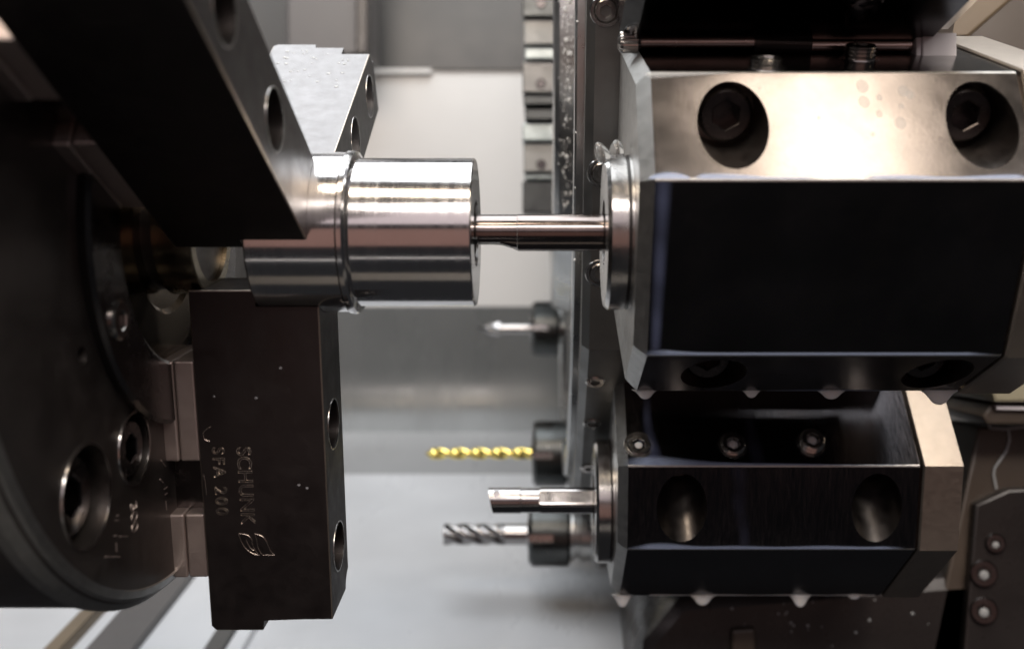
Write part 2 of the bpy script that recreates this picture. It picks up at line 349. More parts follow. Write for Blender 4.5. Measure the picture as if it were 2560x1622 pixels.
# ================================================================== jaws
def make_jaw(phi, label, rout=161.5, m_body=M_jaw):
    d, t = dirs(phi); m = jaw_matrix(phi)
    base = m @ Vector((-115, 0, 90))
    o = thing('chuck_jaw', label, 'chuck jaw', base, 'three soft jaws of the chuck')
    bm = new()
    prof = [(-141, 21), (-114.5, 21), (-114.5, 27), (-89.5, 27), (-89.5, rout), (-119, rout), (-119, rout+5), (-139, rout+5), (-141, rout+3)]
    hw = 17.3
    a = [bm.verts.new(m @ Vector((x, -hw, r))) for x, r in prof]; b = [bm.verts.new(m @ Vector((x, hw, r))) for x, r in prof]
    n = len(prof); bm.faces.new(a); bm.faces.new(b[::-1])
    for i in range(n): bm.faces.new((a[i], a[(i+1) % n], b[(i+1) % n], b[i]))
    bmesh.ops.bevel(bm, geom=list(bm.edges), offset=.5, segments=2, affect='EDGES', profile=.5, clamp_overlap=True)
    jb = obj('jaw_body', bm, m_body, o)
    jb.data.materials.append(M_satin); mi = m.to_3x3().transposed()
    for f in jb.data.polygons:
        if max(abs(c) for c in (mi @ f.normal)) < .985: f.material_index = 1  # paler steel on the bevels draws the edge highlights
    cs = [cyl_bm(32.6, -114.6, -80, XAX(), 96), cyl_bm(9, -104, -80, m @ Matrix.Translation((0, -19, rout+1)) @ Matrix(((0, 0, 1, 0), (1, 0, 0, 0), (0, 1, 0, 0), (0, 0, 0, 1))), 40)]
    for r in (81, 136-max(0, 161.5-rout)*.6):
        hm = m @ Matrix.Translation((0, 0, r)) @ Matrix(((0, 0, 1, 0), (1, 0, 0, 0), (0, 1, 0, 0), (0, 0, 0, 1)))
        cs.append(cyl_bm(10.4, -126, -80, hm, 48)); cs.append(cyl_bm(7, -150, -120, hm, 32))
    cut(jb, cs)
    for r in (81, 136-max(0, 161.5-rout)*.6):
        hm = m @ Matrix.Translation((0, 0, r)) @ Matrix(((0, 0, 1, 0), (1, 0, 0, 0), (0, 1, 0, 0), (0, 0, 0, 1)))
        bm = new(); lathe(bm, [(-89.9, 10.35), (-89.9, 11.2), (-89.35, 11.0), (-89.35, 10.35)], hm, 48, closed=True); obj('hole_rim', bm, M_ground, o)
        bm = new(); socket(bm, 8.6, 9, 4.2, 6, hm @ Matrix.Translation((0, 0, -126.5))); obj('jaw_screw', bm, M_bolt, o)
    return o, m
j1, m1 = make_jaw(PHI[0], 'dark jaw pointing down with cut lettering on its side')
j2, m2 = make_jaw(PHI[1], 'brightly lit wet jaw at the back, behind the workpiece', 149, M_jawlit)
j3, m3 = make_jaw(PHI[2], 'large dark out-of-focus jaw in front, upper left corner', 190)
def face_m(x, r):      # on the side of the lower jaw that faces the camera: text runs radially outwards, its top points right
    mm = Matrix((m1.col[2].xyz, Vector((1, 0, 0)), m1.col[1].xyz)).transposed().to_4x4(); mm.translation = (m1 @ Vector((x, 17.42, r))); return mm
lettering('engraved_lettering', 'SCHUNK', 8.3, face_m(-125.5, 85.5), M_glint, j1, .20)
lettering('engraved_lettering', 'SFA 200', 7.0, face_m(-135.5, 85.5), M_glint, j1, .18, 1.28)
def strokes(name, lines, r, parent, k=1.0, c=(0, 0)):
    bm = new(); lines = [[(c[0]+(x-c[0])*k, c[1]+(q-c[1])*k) for x, q in l] for l in lines]
    for l in lines: tube(bm, [m1 @ Vector((x, 17.45, rr)) for x, rr in l], r, 6)
    return obj(name, bm, M_glint, parent, True, 80)
def bez(p0, p1, p2, n=10): return [tuple((1-t)**2*a+2*t*(1-t)*b+t*t*c for a, b, c in zip(p0, p1, p2)) for t in [i/n for i in range(n+1)]]
strokes('engraved_emblem', [
    bez((-128, 123), (-126, 134), (-118, 134.5))+[(-120.5, 134.5)], bez((-128, 123), (-121, 123), (-121.5, 128)), bez((-121.5, 128), (-121, 131), (-118.5, 134.5)),
    bez((-120, 123), (-115, 123.5), (-113.5, 129))+bez((-113.5, 129), (-112.5, 133), (-110.5, 134.5)), [(-110.5, 134.5), (-116.5, 134.5)], bez((-116.5, 134.5), (-119, 131), (-119, 128)), bez((-119, 128), (-119, 125), (-120, 123)),
    bez((-124.5, 126), (-123, 131), (-121, 132))], .2, j1, .82, (-122, 123))
strokes('engraved_mark', [bez((-135.5, 77), (-140, 78.5), (-138.3, 82.5))+[(-136.4, 83.2)]], .25, j1)
strokes('engraved_mark', [[(-139.7, 97), (-139.3, 100), (-139.1, 106)]], .25, j1)

# ================================================================== workpiece
wp = thing('steel_workpiece', 'shiny turned steel cylinder gripped between the chuck jaws', 'workpiece', (-70, 0, 0))
bm = new(); lathe(bm, [(-114, 0), (-114, 31.6), (-113.2, 32.4), (-79.2, 32.4), (-79.2, 29)], XAX(), 160); obj('gripped_end', bm, M_turned, wp)
bm = new(); lathe(bm, [(-79.3, 29), (-79.3, 32.2), (-78.4, 33.1), (-76.6, 33.2), (-75.6, 32.6), (-74.4, 30.2), (-74.2, 29)], XAX(), 160); obj('shoulder_ring', bm, M_turned, wp)
bm = new(); lathe(bm, [(-74.6, 29), (-74.6, 30), (-28.6, 30), (-28, 29.5), (-28, 14), (-28.8, 13.2), (-60, 13.2), (-60, 0)], XAX(), 160); obj('turned_end', bm, M_turned, wp)

# ================================================================== turret
R0, AL = 417.0, math.radians(204)
TC = Vector((0, -R0*math.cos(AL), -R0*math.sin(AL)))
turret = thing('tool_turret', 'twelve-sided steel turret drum behind the tool blocks', 'turret', (100, TC.y, TC.z))
AP = 338.0; RV = AP/math.cos(math.radians(15))
pts = [(TC.y+RV*math.cos(AL+math.radians(15+30*k)), TC.z+RV*math.sin(AL+math.radians(15+30*k))) for k in range(12)]
bm = new(); e0, e1, el = prism(bm, pts, 19, 185)
bmesh.ops.bevel(bm, geom=e0, offset=4, segments=1, affect='EDGES'); obj('drum', bm, M_drum, turret)
TX = Matrix.Translation((0, 0, 0)) @ XAX((TC.y, TC.z))
for (ra, rb, xa, nm) in ((324, 308, 14.5, 'rim_ring'), (300, 262, 16.5, 'dark_ring')):
    bm = new(); lathe(bm, [(19.5, rb), (xa+1, rb), (xa, rb+1.2), (xa, ra-1.2), (xa+1, ra), (19.5, ra)], TX, 128, closed=True); obj(nm, bm, M_hub if nm == 'rim_ring' else M_bolt, turret)
bm = new(); lathe(bm, [(20, 198), (9, 195), (6, 193), (5, 189), (5, 172), (9, 169), (9, 0)], TX, 128); obj('hub', bm, M_hub, turret)
def flat(ti, X, al=AL, ap=AP):     # point on a drum flat: ti along the flat (upwards), X along the axis
    r = Vector((0, math.cos(al), math.sin(al))); t = Vector((0, math.cos(al-math.pi/2), math.sin(al-math.pi/2)))
    return TC+r*ap+t*ti+Vector((X, 0, 0)), r
for ti in (78, 3.5, -48):
    p, r = flat(ti, 27.5)
    bm = new(); lathe(bm, [(-.3, 5.6), (-.3, 7.4), (.5, 7.0), (.5, 5.6)], frame(p, r), 32, closed=True); obj('rim_screw_seat', bm, M_ground, turret)
    bm = new(); socket(bm, 5.4, 1.2, 2.7, 1.0, frame(p+r*-.3, r)); obj('rim_screw', bm, M_screw, turret)
for ti in (60, 15, -40):
    p, r = flat(ti, 27.5, AL+math.radians(30))
    bm = new(); socket(bm, 5.4, 1.2, 2.7, 1.0, frame(p+r*-.3, r)); obj('rim_screw', bm, M_screw, turret)
# coolant beads and chips clinging to the hub
bm = new()
for i in range(420):
    a = random.uniform(math.radians(140), math.radians(262)); x = random.choice((random.gauss(12.5, 1.6), random.gauss(15, 2.5))); a = random.gauss(random.choice((2.95, 3.15, 3.3, 3.45, 3.75)), .10); rr = random.uniform(.2, .7) if random.random() < .9 else random.uniform(.7, 1.5)
    rad = 194+(x-6)/14*4
    p = Vector((x, TC.y+rad*math.cos(a), TC.z+rad*math.sin(a)))
    r = bmesh.ops.create_icosphere(bm, subdivisions=1, radius=rr, matrix=Matrix.Translation(p) @ Matrix.Diagonal((.8, .8, 1.5, 1)))
for i in range(160):
    a = random.uniform(math.radians(150), math.radians(225)); rr = random.uniform(.3, .9); rad = random.uniform(300, 325)
    bmesh.ops.create_icosphere(bm, subdivisions=1, radius=rr, matrix=Matrix.Translation((15.4, TC.y+rad*math.cos(a), TC.z+rad*math.sin(a))))
tag(obj('coolant_beads', bm, M_spark), 'bright coolant beads clinging to the turret hub', 'coolant', kind='stuff')

# ================================================================== tool blocks
def local(al, origin):      # local x = X, y = t (tangential, upwards), z = r (radially outwards)
    r = Vector((0, math.cos(al), math.sin(al))); t = Vector((0, math.cos(al-math.pi/2), math.sin(al-math.pi/2)))
    m = Matrix((Vector((1, 0, 0)), t, r)).transposed().to_4x4(); m.translation = Vector(origin); return m
def tool_block(label, al, yz, X0, X1, XE, e, w_, leg, depth, holesX, ring_r, ringX, m_body, screws, hd):
    L = local(al, (0, yz[0], yz[1]))
    o = thing('tool_block', label, 'tool holder', L @ Vector(((X0+X1)/2, 0, e-leg-depth)), 'boring bar blocks on the turret')
    hw = w_+leg
    sec = [(-w_, e), (w_, e), (hw, e-leg), (hw, e-leg-depth), (-hw, e-leg-depth), (-hw, e-leg)]
    def pr(sec, a, b, lb, rb):
        bm = new(); yzs = [((L @ Vector((0, t, r))).y, (L @ Vector((0, t, r))).z) for t, r in sec]
        e0, e1, el = prism(bm, yzs, a, b)
        if lb: bmesh.ops.bevel(bm, geom=e0, offset=lb, segments=1, affect='EDGES')
        es = [ed for ed in bm.edges if ed.is_valid and abs(ed.verts[0].co.x-ed.verts[1].co.x) > 20]
        bmesh.ops.bevel(bm, geom=es, offset=.7, segments=2, affect='EDGES', profile=.5)
        return bm
    body = obj('block_body', pr(sec, X0, X1, 5, 0), m_body, o)
    body.data.materials.append(M_mill); body.data.materials.append(M_hole)
    for f in body.data.polygons:
        nl = L.to_3x3().transposed() @ f.normal; q = math.degrees(math.atan2(nl.z, nl.y)) % 45
        if f.normal.x < -.3 or (abs(f.normal.x) < .05 and 4 < q < 41): f.material_index = 1
    s2 = [(t*1.015, r+.8 if r > 0 else r) for t, r in sec]
    obj('end_plate', pr(s2, X1+1.5, XE, .8, .8), M_satin, o)
    bm = pr([(t*.97, r-1.5) for t, r in sec], X1-2, X1+3, 0, 0); obj('end_groove', bm, M_bolt, o)
    ht = w_+leg*.5
    cs = []; inst = []
    for hx in holesX:
        for sg in (1, -1):
            hm = L @ Matrix.Translation((hx, sg*ht, 0)); cs.append(cyl_bm(13, e-leg*.5-hd, e+30, hm, 56)); inst.append(hm)
    bore = L @ Matrix(((0, 0, 1, 0), (1, 0, 0, 0), (0, 1, 0, 0), (0, 0, 0, 1)))
    cut(body, cs)
    Li = L.inverted()
    for f in body.data.polygons:
        q = Li @ (f.center/S); nz = abs((L.to_3x3().transposed() @ f.normal).z)
        if (nz < .2 or (nz > .95 and q.z < e-leg)) and any(math.hypot(q.x-hx, q.y-sg*ht) < 13.3 for hx in holesX for sg in (1, -1)) and q.z < e-1: f.material_index = 2
    for hm in inst:
        bm = new(); socket(bm, 10.2, 15, 5.6, 9, hm @ Matrix.Translation((0, 0, e-leg*.5-hd)), ch=1.2)
        b = obj('block_bolt', bm, M_bolt, o)
    # flange ring round the boring bar
    bm = new(); lathe(bm, [(ringX, ring_r*.42), (ringX, ring_r-1.5), (ringX+1.5, ring_r), (X0-2.2, ring_r), (X0-2.2, ring_r-1.6), (X0-.8, ring_r-1.6), (X0-.8, ring_r), (X0+1, ring_r), (X0+1, ring_r*.42)], XAX(yz), 96, closed=True)
    fr = obj('flange_ring', bm, M_ground, o)
    bm = new(); lathe(bm, [(X0-2.1, ring_r-1.5), (X0-2.1, ring_r-.5), (X0-.9, ring_r-.5), (X0-.9, ring_r-1.5)], XAX(yz), 96, closed=True); obj('seal', bm, M_darkgear, fr)
    for (sx, st, up) in screws:
        p = L @ Vector((sx, hw, e-leg-st)); n_ = L.to_3x3() @ Vector((0, 1, 0))
        bm = new(); socket(bm, 6.1, 1.2+up, 3.5, 4, frame(p-n_*.6, n_), ch=.7)
        # thread grooves
        for q in range(int(up//1.5)):
            lathe(bm, [(.8+q*1.5, 6.0), (1.2+q*1.5, 6.5), (1.6+q*1.5, 6.0)], frame(p, n_), 36)
        ss = obj('set_screw', bm, M_screw, o)
        bm = new(); lathe(bm, [(-.4, 6.2), (-.4, 8.0), (.25, 7.7), (.25, 6.2)], frame(p, n_), 36, closed=True); obj('screw_rim', bm, M_ground, ss)
        bm = new(); lathe(bm, [(-3.1+up+1.0, 0), (-3.1+up+1.0, 3.0), (-2.2+up+1.0, 2.6), (-1.4+up+1.0, 1.6), (-1.2+up+1.0, 0)], frame(p, n_), 24); obj('coolant_pool', bm, M_milk, ss)
    return o, L
bA, LA = tool_block('large upper black block, nearest, with two bolt holes in its bright chamfer', AL, (0, 0), 34, 174, 197, 44, 34.5, 32, 88, (68, 158), 31.5, 24, M_blacktop,
                    [(83, 8, 3.5), (125, 30, 5)], 30)
PB = (163.8, -138.5)
bB, LB = tool_block('lower black block with three set screws along its upper side', AL+math.radians(30), PB, 38, 193, 215, 44, 33, 32, 88, (71, 172), 35, 28, M_black,
                    [(49, 12, .8), (98, 12, 2.0), (139, 13, 4.5)], 38)
# upper block of the next station: only its underside and edges are seen
LC = local(math.radians(174), (0, -33.7, 213.6))
bC = thing('tool_block', 'black block at the top edge, seen from underneath', 'tool holder', LC @ Vector((90, 0, 0)), 'boring bar blocks on the turret')
bm = new(); sec = [(-122, 17), (118, 17), (134, 8), (134, -62), (-131, -62), (-131, 8)]
e0, e1, el = prism(bm, [((LC @ Vector((0, t, r))).y, (LC @ Vector((0, t, r))).z) for t, r in sec], 31, 157)
bmesh.ops.bevel(bm, geom=e0, offset=6, segments=1, affect='EDGES')
obj('block_body', bm, mat('black_oxide_block', (.022, .021, .026), 1, .2, .06, 60), bC)
bm = new(); e0, e1, el = prism(bm, [((LC @ Vector((0, t, r))).y, (LC @ Vector((0, t, r))).z) for t, r in [(-110, 15), (116, 15), (131, 6), (131, -60), (-121, -60), (-121, 6)]], 158, 170); obj('end_plate', bm, M_satin, bC)
for hx, st in ((66, 5), (120, -12)):
    p = LC @ Vector((hx, -131, st)); n_ = LC.to_3x3() @ Vector((0, -1, 0)); bm = new(); socket(bm, 6, 1.0, 3.2, .8, frame(p-n_*.4, n_)); obj('set_screw', bm, M_bolt, bC)

# ------------------------------------------------------------------ boring bars
bar = thing('boring_bar', 'thick steel boring bar entering the end of the workpiece', 'boring bar', (0, 0, 0), 'boring bars')
bm = new(); lathe(bm, [(-11, 0), (-11, 7.5), (40, 7.5), (40, 0)], XAX(), 64); obj('shank', bm, M_bar, bar)
# relieved front part: flat cut on the underside, cross-section morphs
bm = new(); n = 48; rings = []
for X, cutz in ((-33, -4.4), (-29, -4.4), (-22, -4.4), (-18, -4.7), (-14, -6.0), (-11.2, -7.5)):
    rings.append([bm.verts.new((X, 7.35*math.cos(2*math.pi*i/n), max(7.35*math.sin(2*math.pi*i/n), cutz))) for i in range(n)])
for a, b in zip(rings, rings[1:]):
    for i in range(n): bm.faces.new((a[i], a[(i+1) % n], b[(i+1) % n], b[i]))
bm.faces.new(rings[0][::-1]); bm.faces.new(rings[-1])
obj('relieved_neck', bm, M_bar, bar)
bm = new(); box(bm, -36, -27, -9.6, -3, -1.0, 1.6, Matrix.Rotation(.5, 4, 'X'), .3); obj('cutting_insert', bm, M_gold if False else M_nut, bar)

bar2 = thing('boring_bar', 'short boring bar with an angled tip and insert hole, in the lower block', 'boring bar', (0, PB[0], PB[1]), 'boring bars')
bm = new(); n = 64; rings = []
for X, r, sk in ((-31, 7.4, 1), (-14, 7.4, .0), (-13.5, 7.05, 0), (-3.2, 7.05, 0), (-3, 7.0, 0)):
    rings.append([bm.verts.new((X+(sk*3.0*(-math.sin(2*math.pi*i/n)) if sk else 0)*.5, PB[0]+r*math.cos(2*math.pi*i/n), PB[1]+r*math.sin(2*math.pi*i/n))) for i in range(n)])
for a, b in zip(rings, rings[1:]):
    for i in range(n): bm.faces.new((a[i], a[(i+1) % n], b[(i+1) % n], b[i]))
bm.faces.new(rings[0][::-1]); bm.faces.new(rings[-1])
tip = obj('tip', bm, M_carb, bar2)
cut(tip, [cyl_bm(1.9, 3, 20, frame((-27.5, PB[0], PB[1]+2.9), (0, -1, .35)), 24)])
bm = new(); n = 64; rings = []
for X in (-3.0, -2.2, 40):
    rr = 7.5 if X > -3 else 7.2
    rings.append([bm.verts.new((X, PB[0]+max(rr*math.cos(2*math.pi*i/n+.45), -6.3)*math.cos(.45)+rr*math.sin(2*math.pi*i/n+.45)*math.sin(.45), PB[1]-max(rr*math.cos(2*math.pi*i/n+.45), -6.3)*math.sin(.45)+rr*math.sin(2*math.pi*i/n+.45)*math.cos(.45))) for i in range(n)])
for a, b in zip(rings, rings[1:]):
    for i in range(n): bm.faces.new((a[i], a[(i+1) % n], b[(i+1) % n], b[i]))
bm.faces.new(rings[0][::-1]); bm.faces.new(rings[-1])
obj('flatted_shank', bm, M_carb, bar2)

# ------------------------------------------------------------------ collet holders at the back, with their cutters
def fluted(bm, yz, xa, xb, r, nf, lead, depth, point=0, n=48, steps=90):
    rings = []
    for s in range(steps+1):
        x = xa+(xb-xa)*s/steps; ph = 2*math.pi*(x-xa)/lead
        sc = min(1, .08+(x-xa)/point) if point else 1
        ring = []
        for i in range(n):
            a = 2*math.pi*i/n; k = ((a-ph)*nf/(2*math.pi)) % 1
            rr = r*(1-depth*math.sin(math.pi*min(1, k/.68))**.8) if k < .68 else r
            ring.append(bm.verts.new((x, yz[0]+rr*sc*math.cos(a), yz[1]+rr*sc*math.sin(a))))
        rings.append(ring)
    for a, b in zip(rings, rings[1:]):
        for i in range(n): bm.faces.new((a[i], a[(i+1) % n], b[(i+1) % n], b[i]))
    bm.faces.new(rings[0][::-1]); bm.faces.new(rings[-1])
def collet(label, px0, px1, py, d, rn, rb, Xb):
    p = P(px0, py, d); q = P(px1, py, d)
    o = thing('collet_holder', label, 'tool holder', p, 'collet chucks on the far side of the turret')
    bm = new(); h = q.x-p.x
    lathe(bm, [(p.x, rn*.5), (p.x, rn-3), (p.x+3, rn), (q.x-2, rn), (q.x, rn-1.5), (q.x, rn*.5)], XAX((p.y, p.z)), 60, closed=True)
    nut = obj('collet_nut', bm, M_nut, o)
    cs = []
    for k in range(6):
        a = 2*math.pi*k/6+.45; c_ = bmesh.new()
        box(c_, p.x-1, p.x+h*.62, -3.2, 3.2, rn-3.6, rn+4, Matrix.Translation((0, p.y, p.z)) @ Matrix.Rotation(a, 4, 'X'), 1.2); cs.append(c_)
    cut(nut, cs)
    for k in range(6):
        a = 2*math.pi*k/6+.45; bm = new(); box(bm, p.x+.5, p.x+h*.60, -2.9, 2.9, rn-4.2, rn-3.2, Matrix.Translation((0, p.y, p.z)) @ Matrix.Rotation(a, 4, 'X'), .2); obj('spanner_slot', bm, M_ground, nut)
    bm = new(); lathe(bm, [(p.x-1.2, rn*.28), (p.x-1.2, rn*.44), (p.x+2, rn*.55), (p.x+8, rn*.55)], XAX((p.y, p.z)), 48); obj('collet', bm, M_ground, o)
    bm = new(); lathe(bm, [(q.x-1, rb*.98), (q.x+3, rb), (q.x+4, rb*.9), (q.x+7, rb*.9), (q.x+8, rb), (Xb, rb), (Xb+6, rb*1.25), (Xb+30, rb*1.25)], XAX((p.y, p.z)), 60); obj('holder_body', bm, M_hub, o)
    return o, p
c1, p1 = collet('collet chuck with black slotted nut holding the end mill', 1322, 1424, 1335, 780, 25, 21, 36)
c2, p2 = collet('collet chuck with black slotted nut holding the gold drill', 1332, 1416, 1133, 850, 28.5, 19, 38)
c3, p3 = collet('farthest collet chuck, smallest nut, just below the workpiece level', 1330, 1398, 822, 940, 26.5, 15, 30)
em = thing('end_mill', 'grey steel end mill with spiral flutes in the lowest collet chuck', 'end mill', P(1115, 1335, 780))
bm = new(); fluted(bm, (p1.y, p1.z), P(1110, 0, 780).x, P(1262, 0, 780).x, 8.3, 4, 62, .34); obj('flutes', bm, M_carb, em, True, 45)
bm = new(); lathe(bm, [(P(1262, 0, 780).x, 0), (P(1262, 0, 780).x, 8.2), (p1.x+6, 8.2), (p1.x+6, 0)], XAX((p1.y, p1.z)), 48); obj('shank', bm, M_carb, em)
dr = thing('twist_drill', 'gold coated twist drill in the middle collet chuck', 'drill bit', P(1063, 1133, 850))
bm = new(); fluted(bm, (p2.y, p2.z), P(1063, 0, 850).x, P(1320, 0, 850).x, 5.0, 2, 36, .42, point=5); obj('flutes', bm, M_gold, dr, True, 45)
bm = new(); lathe(bm, [(P(1320, 0, 850).x, 0), (P(1320, 0, 850).x, 4.9), (p2.x+6, 4.9), (p2.x+6, 0)], XAX((p2.y, p2.z)), 32); obj('shank', bm, M_gold, dr)
ct = thing('chamfer_mill', 'small pale pointed cutter in the farthest collet chuck', 'milling cutter', P(1190, 822, 940))
bm = new(); fluted(bm, (p3.y, p3.z), P(1190, 0, 940).x, P(1250, 0, 940).x, 7, 2, 90, .5, point=14, steps=40); obj('flutes', bm, M_carb, ct, True, 45)
bm = new(); lathe(bm, [(P(1250, 0, 940).x, 0), (P(1250, 0, 940).x, 4.8), (p3.x+6, 4.8), (p3.x+6, 0)], XAX((p3.y, p3.z)), 32); obj('shank', bm, M_carb, ct)

# ------------------------------------------------------------------ holders standing off the far upper side of the turret
FH = [(-60, 42, 0), (46, 112, 1), (118, 148, 3), (152, 232, 2), (236, 262, 0), (272, 300, 0), (308, 352, 3), (358, 430, 1), (436, 448, 3), (452, 532, 0)]
fm = [M_nut, mat('grey_holder_steel', (.34, .34, .33), 1, .55, .08, 80), M_drum, mat('pale_wet_steel', (.50, .56, .56), 1, .5, .1, 60)]
lab = ['black holder at the very top of the far stack beside the upper wall', 'pale grey far holder under the top black one', None, 'dark grey far holder level with the wall ledge', None, None, None, 'grey far holder level with the rear jaw screw hole', None, 'black lowest far holder, just above the boring bar']
cur = None
for k, (ya, yb, mi) in enumerate(FH):
    d = 800+k*6
    a = P(1306+(k % 3)*3, ya, d); b = P(1380, yb, d)
    if lab[k] or cur is None:
        cur = thing('far_tool_holder', lab[k], 'tool holder', (a.x, a.y, b.z), 'far holders seen past the turret hub')
        cur['n'] = 0; nm = 'holder_body'
    else: nm = 'holder_step'
    bm = new(); box(bm, a.x, 12, a.y, a.y+70, b.z, a.z, None, 1.2); obj(nm, bm, fm[mi], cur)
    if k in (0, 3, 7):
        bm = new(); socket(bm, 4.2, 1.4, 2.1, 1.2, frame(((a.x+b.x)/2+3, a.y, (a.z+b.z)/2-6), (0, -1, 0))); obj('holder_screw', bm, M_bolt, cur)
for o in C.objects:
    if 'n' in o: del o['n']

# ------------------------------------------------------------------ coolant pipes in the gap under the top block
def pipe(label, xa, xb, py, d, fit):
    a = P(xa, py, d); b = P(xb, py, d)
    o = thing('coolant_pipe', label, 'pipe', a, 'thin pipes in the gap between the upper blocks')
    bm = new(); tube(bm, [a, b], 2.5, 20); obj('tube', bm, mat('brown_steel_tube', (.72, .60, .56), 1, .24, .06, 90), o)
    if fit == 'knurl':
        bm = new(); n = 40; rings = []
        for X, r in ((a.x-9.5, 2.2), (a.x-8.5, 4.0), (a.x-7.4, 4.4), (a.x-1.4, 4.4), (a.x-.4, 4.0), (a.x, 2.4)):
            rings.append([bm.verts.new((X, a.y+(r-(.25 if i % 2 else 0))*math.cos(2*math.pi*i/n), a.z+(r-(.25 if i % 2 else 0))*math.sin(2*math.pi*i/n))) for i in range(n)])
        for p_, q_ in zip(rings, rings[1:]):
            for i in range(n): bm.faces.new((p_[i], p_[(i+1) % n], q_[(i+1) % n], q_[i]))
        bm.faces.new(rings[0][::-1]); bm.faces.new(rings[-1]); obj('knurled_fitting', bm, M_screw, o)
    else:
        bm = new(); box(bm, b.x-1, b.x+13, b.y-6, b.y+6, b.z-6.5, b.z+3.5, None, .6); f = obj('plastic_block', bm, M_plastic, o)
        bm = new(); box(bm, b.x-3.2, b.x-.8, b.y-5, b.y+5, b.z-9, b.z+5.5, None, .5); obj('clip', bm, M_plastic, f)
pipe('thin steel pipe with a knurled left end under the top block', 1602, 1892, 106, 402, 'knurl')
pipe('thin steel pipe ending in a white plastic block at right', 2022, 2298, 114, 402, 'cube')
a = P(1888, 108, 402); b = P(2026, 112, 402)
bm = new(); tube(bm, [a, b], 3.6, 20)
sl = thing('pipe_sleeve', 'black sleeve joining the two thin steel pipes', 'sleeve', a); obj('sleeve_body', bm, M_darkgear, sl)
bm = new(); tube(bm, [a+Vector((-.5, 0, 0)), a+Vector((2, 0, 0))], 4, 20); obj('sleeve_collar', bm, M_darkgear, sl)

# ------------------------------------------------------------------ turret housing at the right edge
hs = thing('turret_housing', 'brown grey machine housing at lower right behind the blocks', 'housing', P(2450, 1600, 650))
bm = new(); plate(bm, [(2447, 1066), (2720, 1066), (2720, 1760), (2300, 1760)], 640, 760, 2); obj('housing_side', bm, M_brown, hs)
bm = new(); plate(bm, [(2522, 1224), (2720, 1214), (2720, 1760), (2400, 1760), (2440, 1262)], 632, 641, 1.5); pl_ = obj('cover_plate', bm, M_darkgear, hs)
for x, y, r in ((2487, 1357, 6.4), (2458, 1432, 8.8), (2458, 1525, 8.8)):
    p = P(x, y, 632); bm = new(); socket(bm, r, 3, r*.5, 2.4, frame(p+Vector((0, .4, 0)), (-.15, -1, .1)), ch=1); s_ = obj('cover_screw', bm, M_bolt, hs)
    bm = new(); bmesh.ops.create_uvsphere(bm, u_segments=12, v_segments=8, radius=r*.36, matrix=Matrix.Translation(p+Vector((0, -1.2, -1))) @ Matrix.Diagonal((1, .5, 1, 1))); obj('coolant_pool', bm, M_bead, s_)
bm = new(); plate(bm, [(2480, 1005), (2720, 1012), (2720, 1062), (2468, 1062), (2455, 1040)], 600, 700, 2); obj('step_block', bm, M_brown, hs)
bm = new(); plate(bm, [(2488, 940), (2720, 940), (2720, 1004), (2486, 1006), (2480, 980)], 590, 700, 2); obj('olive_ledge', bm, M_olive, hs)
bm = new(); plate(bm, [(2490, 1014), (2720, 1020), (2720, 1029), (2492, 1024)], 596, 602, .4); obj('ledge_trim', bm, M_plastic, hs)
bm = new(); tube(bm, [P(2465, 1050, 630), P(2475, 1068, 638), P(2510, 1072, 638), P(2560, 1066, 638), P(2640, 1070, 638)], [.5, 1.3, 1.1, 1.4, 1], 8)
tube(bm, [P(2521, 1074, 638.5), P(2524, 1100, 638.5), P(2515, 1128, 638.5), P(2486, 1170, 638.5), P(2484, 1186, 638.5), P(2491, 1222, 638.5)], .8, 8); obj('coolant_trickle', bm, M_bead, hs)
ug = thing('upper_guard', 'tan bracket and brown guard behind the top right corner', 'bracket', P(2450, 200, 700))
bm = new(); plate(bm, [(2260, -200), (2800, -200), (2800, 420), (2260, 420)], 760, 780, 2); obj('guard_panel', bm, M_brown, ug)
bm = new(); plate(bm, [(2300, 92), (2440, -60), (2600, -60), (2420, 96), (2380, 90)], 560, 640, 2); obj('bracket_arm', bm, M_tan, ug)
bm = new(); plate(bm, [(2370, 136), (2420, 134), (2620, 206), (2620, 250), (2420, 170), (2376, 168)], 480, 520, 2); obj('bracket_arm', bm, M_tan, ug)
bm = new(); plate(bm, [(2372, 160), (2392, 160), (2392, 300), (2372, 300)], 500, 530, 1); obj('bracket_web', bm, M_tan, ug)
# dark way cover under the lower block
wc = thing('way_cover', 'black splashed way cover under the lower block', 'cover', P(1900, 1622, 800))
bm = new(); plate(bm, [(1690, 1490), (2560, 1420), (2560, 1900), (1560, 1900), (1600, 1600)], 640, 780, 10); obj('cover_body', bm, M_darkgear, wc)
bm = new(); plate(bm, [(1830, 1575), (1890, 1570), (1890, 1640), (1830, 1640)], 634, 642, 2); obj('cover_tab', bm, M_brown, wc)
bm = new()
for i in range(22):
    p = P(random.gauss(2080, 110), random.gauss(1560, 45), 639.8)
    bmesh.ops.create_icosphere(bm, subdivisions=1, radius=random.uniform(.4, 1.3), matrix=Matrix.Translation(p) @ Matrix.Diagonal((1, .5, 1, 1)))
tag(obj('coolant_splashes', bm, M_bead, wc), kind='stuff')

